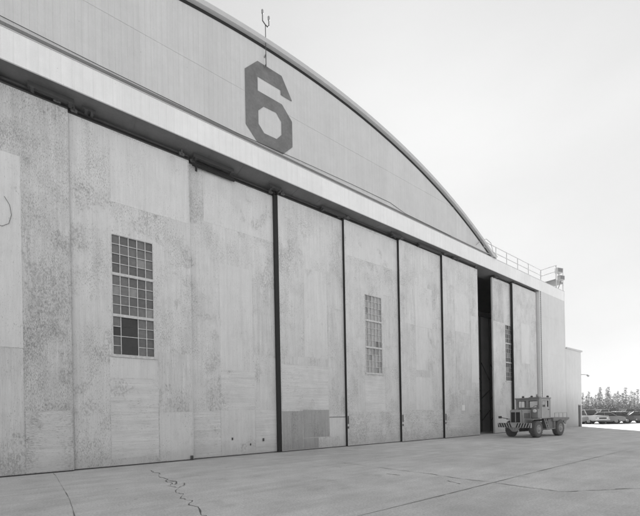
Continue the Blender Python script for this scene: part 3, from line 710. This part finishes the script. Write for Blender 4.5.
# ------------------------------------------------------------------ things beyond the corner: cars, trees
F = 345.; TH = math.atan((806 - 305.) / F)
su, cu = math.sin(TH), math.cos(TH)
def far(x, d):
    """point on the ground at photo column x and distance d along the view"""
    X = (x - 305.) / F * d
    return X * su + d * cu, -X * cu + d * su
def car_paint(name, g): return plain(name, g, .3, .06, 2, spec=.5)
carglass = plain('car_window', .03, .08, .2, spec=.6)
def copy_tree(o, parent=None):
    c = o.copy(); C.objects.link(c); c.parent = parent
    for ch in o.children: copy_tree(ch, c)
    return c
def make_car(name, label, cat, loc, yaw, paint, kind, group=None):
    e = tag(empty(name, (loc[0], loc[1], 0), yaw), label, cat, group)
    L = 2.45; W = .9
    def loft(secs, matname, nm, parent, cap=True):
        """secs: (x, half width, z bottom, z top, shoulder)"""
        m = MB(); rings = []
        for x, w, zb, zt, sh in secs:
            mid = zb + (zt - zb) * sh
            pts = [(-w * .92, zb), (-w, zb + .12), (-w, mid), (-w * .9, zt), (0, zt + .03), (w * .9, zt), (w, mid), (w, zb + .12), (w * .92, zb)]
            rings.append([m.bm.verts.new((x, y, z)) for y, z in pts])
        for A, B in zip(rings, rings[1:]):
            for k in range(len(A)):
                f = m.bm.faces.new((A[k], A[(k + 1) % len(A)], B[(k + 1) % len(A)], B[k])); f.smooth = False
        m.bm.faces.new(rings[0][::-1]); m.bm.faces.new(rings[-1])
        return m.build(nm, matname, parent)
    if kind == 'sedan':
        body = loft([(-L, .74, .42, .72, .5), (-L + .12, .86, .32, .82, .6), (-L + .5, .9, .28, .88, .7), (-.9, .91, .26, .96, .75), (1.3, .91, .26, .97, .75), (L - .3, .88, .3, .92, .7), (L, .78, .42, .78, .5)], paint, 'body', e)
        loft([(-.98, .74, .95, .98, .5), (-.35, .66, .95, 1.38, .4), (.95, .66, .95, 1.39, .4), (1.55, .72, .95, .99, .5)], carglass, 'window_band', e)
        m = MB(); m.box(-.32, .92, -.62, .62, 1.40, 1.45, bev=.02)
        for s in (-1, 1):
            for (xa, xb) in ((-1.0, -.36), (1.58, .96)): m.tube((xa, s * .72, .97), (xb, s * .62, 1.41), .035, n=6)
            m.tube((.3, s * .73, .97), (.3, s * .63, 1.41), .03, n=6)
        m.build('roof', paint, e)
    else:
        body = loft([(-L, .78, .5, .92, .5), (-L + .1, .9, .42, 1.02, .6), (-1.0, .94, .4, 1.1, .75), (.4, .94, .4, 1.1, .75), (L, .92, .45, 1.1, .75)], paint, 'body', e)
        loft([(-1.05, .78, 1.08, 1.12, .5), (-.55, .74, 1.08, 1.72, .4), (.35, .74, 1.08, 1.74, .4), (.5, .78, 1.08, 1.12, .5)], carglass, 'window_band', e)
        m = MB(); m.box(-.56, .4, -.72, .72, 1.745, 1.8, bev=.02)
        for s in (-1, 1):
            for (xa, xb) in ((-1.06, -.56), (.48, .38)): m.tube((xa, s * .78, 1.08), (xb, s * .7, 1.76), .045, n=6)
        m.build('roof', paint, e)
    for x in (-1.45, 1.4):
        for s in (-1, 1):
            m = MB(); m.lathe([(.2, .0), (.3, .0), (.33, .03), (.33, .17), (.3, .2), (.2, .2)], (x, s * .80 - (.1 - s * 0.0), .33), 'y', 20); w = m.build('wheel', M['black'], e)
            m = MB(); m.lathe([(.19, 0), (.17, .02 * s), (.05, .03 * s)], (x, s * .80 + s * .101, .33), 'y', 16); m.build('rim', M['steel'], w)
    chrome = M['bar']
    zb = .42 if kind == 'sedan' else .5
    m = MB(); m.box(-L - .08, -L + .06, -.84, .84, zb - .02, zb + .12, bev=.02); m.build('bumper', chrome, e)
    m = MB(); m.box(L - .06, L + .08, -.84, .84, zb - .02, zb + .12, bev=.02); m.build('bumper', chrome, e)
    m = MB(); m.box(-L - .012, -L + .05, -.42, .42, zb + .16, zb + .3); m.build('grille', M['black'], e)
    for s in (-1, 1):
        m = MB(); m.lathe([(.09, .03), (.09, -.02), (.06, -.04)], (-L, s * .58, zb + .23), 'x', 14); m.build('headlight', M['white'], e)
    return e
va = math.degrees(math.atan2(su * 0 + far(600, 45)[1], far(600, 45)[0]))   # bearing of the car row
def facing(deg): return R(va + deg)
GR = 'cars parked beyond the hangar corner'
x_, y_ = far(586.5, 44.5); make_car('pickup_truck', 'pale pickup truck half hidden behind the annex corner', 'pickup truck', (x_, y_), facing(40), car_paint('pale_pickup_paint', .36), 'pickup', GR)
for nm, cat, px, d, dg, gv, kd, lb in (
    ('parked_car', 'car', 598.5, 43.5, -66, .20, 'sedan', 'mid grey sedan nearest the annex corner, nose towards the apron'),
    ('parked_car', 'car', 609.5, 44.5, -60, .06, 'sedan', 'almost black sedan between the mid grey sedan and the paler one'),
    ('parked_car', 'car', 621, 45.5, -62, .30, 'sedan', 'paler grey sedan on the right of the almost black sedan'),
    ('parked_car', 'car', 633, 44.5, -58, .12, 'sedan', 'dark grey sedan at the right edge of the picture'),
    ('pickup_truck', 'pickup truck', 603, 56, -62, .3, 'pickup', 'light grey pickup truck in the second row behind the sedans'),
    ('parked_car', 'car', 616, 57, -62, .5, 'sedan', 'whitish sedan in the second row behind the dark sedans'),
    ('pickup_truck', 'pickup truck', 628, 57, -62, .12, 'pickup', 'dark pickup truck in the second row near the right edge')):
    x_, y_ = far(px, d); make_car(nm, lb, cat, (x_, y_), facing(dg), car_paint('car_paint', gv), kd, GR)

# --- spruces and bushes
fol = []
for i, gv in enumerate((.09, .12, .15)):
    m, nt, bs = newmat('foliage_%s' % 'abc'[i]); 
    n = noise(nt, pos(nt), 1.5, 3); grey_to(nt, combine(nt, gv, [(n, .4)]), bs)
    bs.inputs['Roughness'].default_value = .7
    tl = N(nt, 'ShaderNodeBsdfTranslucent'); tl.inputs[0].default_value = (gv * 1.8,) * 3 + (1,)
    mx = N(nt, 'ShaderNodeMixShader'); mx.inputs[0].default_value = .5
    out = nt.nodes['Material Output']
    nt.links.new(bs.outputs[0], mx.inputs[1]); nt.links.new(tl.outputs[0], mx.inputs[2]); nt.links.new(mx.outputs[0], out.inputs[0])
    fol.append(m)
bfol = [plain('bush_leaves', gv, .7, .4, 2) for gv in (.06, .08, .10)]
bark = plain('bark', .12, .9, .3, 4)
def leafquad(m, p, d, size, rnd, mi):
    d = Vector(d).normalized(); s = d.orthogonal().normalized(); s.rotate(Matrix.Rotation(rnd.uniform(0, 6.28), 3, d))
    p = Vector(p); t = p + d * size
    m.poly([p - s * size * .16, p + s * size * .16, t + s * size * .12, t - s * size * .12], mi)
def spruce(loc, h, label, seed, r=.17, dens=1.0):
    rnd = random.Random(seed)
    e = tag(empty('spruce_tree', (loc[0], loc[1], 0)), label, 'tree', 'spruces beyond the parking area')
    m = MB(); m.tube((0, 0, 0), (rnd.uniform(-.1, .1), rnd.uniform(-.1, .1), h * .97), .05 + h * .011, .015, n=7); m.build('trunk', bark, e)
    m = MB(); z = h * .10
    while z < h * .985:
        t = z / h; rad = h * r * (1 - t) ** .8 * rnd.uniform(.6, 1.25) + .12
        nb = max(3, int((6 + rad * 3) * dens)); ph = rnd.uniform(0, 6.28)
        for k in range(nb):
            if rnd.random() < .16: continue
            a = ph + 6.283 * k / nb + rnd.uniform(-.4, .4); L = rad * rnd.uniform(.55, 1.15); up = .28 * t - .32
            d = Vector((math.cos(a), math.sin(a), up)); n = max(4, int(L / .085)); mi = rnd.choices((0, 1, 2), (3, 3, 2))[0]
            for j in range(n):
                p = d * (L * (j + .4) / n) + Vector((0, 0, z + rnd.uniform(-.06, .06)))
                for _ in range(2):
                    dd = Vector((math.cos(a + rnd.uniform(-1.2, 1.2)), math.sin(a + rnd.uniform(-1.2, 1.2)), rnd.uniform(-.9, .7)))
                    leafquad(m, p, dd, rnd.uniform(.14, .28), rnd, mi)
        z += rnd.uniform(.16, .34)
    m.build('crown', fol, e, fix=False)
    return e
def bush(loc, w, h, label, seed):
    rnd = random.Random(seed)
    e = tag(empty('bush', (loc[0], loc[1], 0)), label, 'bush', 'bushes at the foot of the spruces')
    st = MB(); m = MB()
    for _ in range(9):
        a = rnd.uniform(0, 6.28); L = rnd.uniform(.5, 1.0)
        tip = Vector((math.cos(a) * w * .45 * L, math.sin(a) * w * .45 * L, h * rnd.uniform(.55, 1.0)))
        st.tube((0, 0, 0), tip, .03, .01, n=5); mi = rnd.choices((0, 1, 2), (2, 3, 3))[0]
        for k in range(90):
            p = tip * rnd.uniform(.3, 1.05) + Vector((rnd.gauss(0, w * .10), rnd.gauss(0, w * .10), rnd.gauss(0, h * .08)))
            p.z = max(.08, p.z)
            leafquad(m, p, (rnd.uniform(-1, 1), rnd.uniform(-1, 1), rnd.uniform(-.3, 1)), rnd.uniform(.18, .34), rnd, mi)
    st.build('stem', bark, e); m.build('foliage', bfol, e, fix=False)
rt = random.Random(21)
TREES = [(583, 96, 7.6), (586.5, 90, 6.4), (589, 99, 8.3), (591.5, 92, 6.2), (593.5, 88, 5.6), (596, 97, 6.9), (598.5, 90, 7.2), (600.5, 94, 9.3), (602.5, 99, 7.0), (604.5, 88, 5.2), (607, 95, 8.8), (608.8, 91, 9.0), (611, 98, 7.2), (613.5, 90, 6.2), (615.5, 96, 7.4), (618, 92, 7.8), (620.5, 98, 6.8), (623, 90, 7.0), (626, 95, 9.2), (629, 91, 6.4), (632, 97, 8.4), (635, 92, 7.2), (638, 96, 8.8), (642, 92, 7.4), (648, 95, 8.2), (655, 93, 7.0), (663, 97, 8.6), (585, 84, 4.6), (588, 86, 5.0), (592.8, 84, 4.2), (595, 85, 5.2), (599.6, 84, 4.8), (603.4, 85, 4.4), (606, 84, 5.3), (610, 85, 4.5), (612.4, 84, 5.1), (616.8, 85, 4.7), (619.4, 84, 4.4), (624.5, 85, 5.2), (630.5, 84, 4.6), (634, 85, 5.0), (577, 95, 7.4), (571, 92, 8.1)]
for i, (x, d, h) in enumerate(TREES):
    p = far(x, d)
    if h > 8.7: lb = 'taller pointed spruce rising above the others beyond the parked cars'
    elif h > 7.05: lb = 'middling spruce in the row beyond the parked cars'
    elif h > 5.45: lb = 'short young spruce in the row beyond the parked cars'
    else: lb = 'stubby little spruce standing in front of the taller spruce row'
    spruce(p, h * .86, lb, 100 + i, r=rt.uniform(.10, .16), dens=.72)
for i in range(20):
    x = 580 + i * 4.6 + rt.uniform(-1, 1); p = far(x, rt.uniform(74, 82))
    bush(p, rt.uniform(2.6, 4.2), rt.uniform(1.9, 3.2), 'leafy grey bush low in front of the spruces, behind the parked cars', 400 + i)

# ------------------------------------------------------------------ air
hm = bpy.data.materials.new('haze_air'); hm.use_nodes = True; hn = hm.node_tree; hn.nodes.clear()
ho = N(hn, 'ShaderNodeOutputMaterial'); pv = N(hn, 'ShaderNodeVolumePrincipled')
pv.inputs['Color'].default_value = (.9, .9, .9, 1); pv.inputs['Density'].default_value = .0010; pv.inputs['Anisotropy'].default_value = 0.0
hn.links.new(pv.outputs[0], ho.inputs['Volume'])
g = MB(); g.box(-905, 1000, -905, 905, -1.0, 24.0); structure(g.build('haze', hm), 'stuff')

# ------------------------------------------------------------------ light
AZ = Vector((.78, .62)); EL = R(33)
L = bpy.data.lights.new('sun', 'SUN'); L.energy = 4.3; L.angle = R(1.0); L.color = (1, 1, 1)
so = bpy.data.objects.new('sun', L); C.objects.link(so)
dirv = Vector((AZ.x * math.cos(EL), AZ.y * math.cos(EL), math.sin(EL)))
so.rotation_euler = dirv.to_track_quat('Z', 'Y').to_euler(); so.location = (40, 60, 60)
w = bpy.data.worlds.new('World'); S.world = w; w.use_nodes = True
nt = w.node_tree; bg = nt.nodes['Background']
sk = nt.nodes.new('ShaderNodeTexSky'); sk.sky_type = 'NISHITA'; sk.sun_disc = False
sk.sun_elevation = EL; sk.sun_rotation = math.atan2(AZ.x, AZ.y); sk.air_density = 1.0; sk.dust_density = 2.0; sk.ozone_density = 1.0
bw = nt.nodes.new('ShaderNodeRGBToBW'); nt.links.new(sk.outputs[0], bw.inputs[0]); # thin high cloud evens the sky out: compress its range, then scale
thin = math_(nt, 'POWER', bw.outputs[0], .1); cloud = noise(nt, mapped(nt, N(nt, 'ShaderNodeTexCoord').outputs['Generated'], (1, 1, 3)), 1.6, 4, .5)
cl = math_(nt, 'MULTIPLY_ADD', cloud, .24); nt.nodes[-1].inputs[2].default_value = .88
sz = N(nt, 'ShaderNodeSeparateXYZ'); nt.links.new(N(nt, 'ShaderNodeTexCoord').outputs['Generated'], sz.inputs[0])
hor = math_(nt, 'MULTIPLY_ADD', sz.outputs[2], -.24); nt.nodes[-1].inputs[2].default_value = 1.06
nt.links.new(math_(nt, 'MULTIPLY', hor, math_(nt, 'MULTIPLY', math_(nt, 'MULTIPLY', thin, 1.98), cl)), bg.inputs[0])
bg.inputs[1].default_value = .12

# ------------------------------------------------------------------ camera: view camera with a raised lens (no convergence), slight roll
cam = bpy.data.cameras.new('camera'); co = bpy.data.objects.new('camera', cam); C.objects.link(co); S.camera = co
cam.sensor_fit = 'HORIZONTAL'; cam.sensor_width = 36; cam.lens = 36 * F / 640
cam.shift_x = (320 - 305) / 640; cam.shift_y = (415 - 258) / 640
cam.clip_end = 3000; cam.clip_start = .05
co.location = (0, 0, 1.8)
yaw = -(math.pi / 2 - TH)
co.matrix_world = Matrix.Translation((0, 0, 1.8)) @ Matrix.Rotation(-(math.pi / 2 - math.atan2(su, cu)), 4, 'Z') @ Matrix.Rotation(math.pi / 2, 4, 'X') @ Matrix.Rotation(-.0185, 4, 'Z')
S.view_settings.view_transform = 'Standard'; S.view_settings.look = 'None'
S.view_settings.gamma = 1; S.view_settings.use_curve_mapping = False
S.view_settings.exposure = 1.62
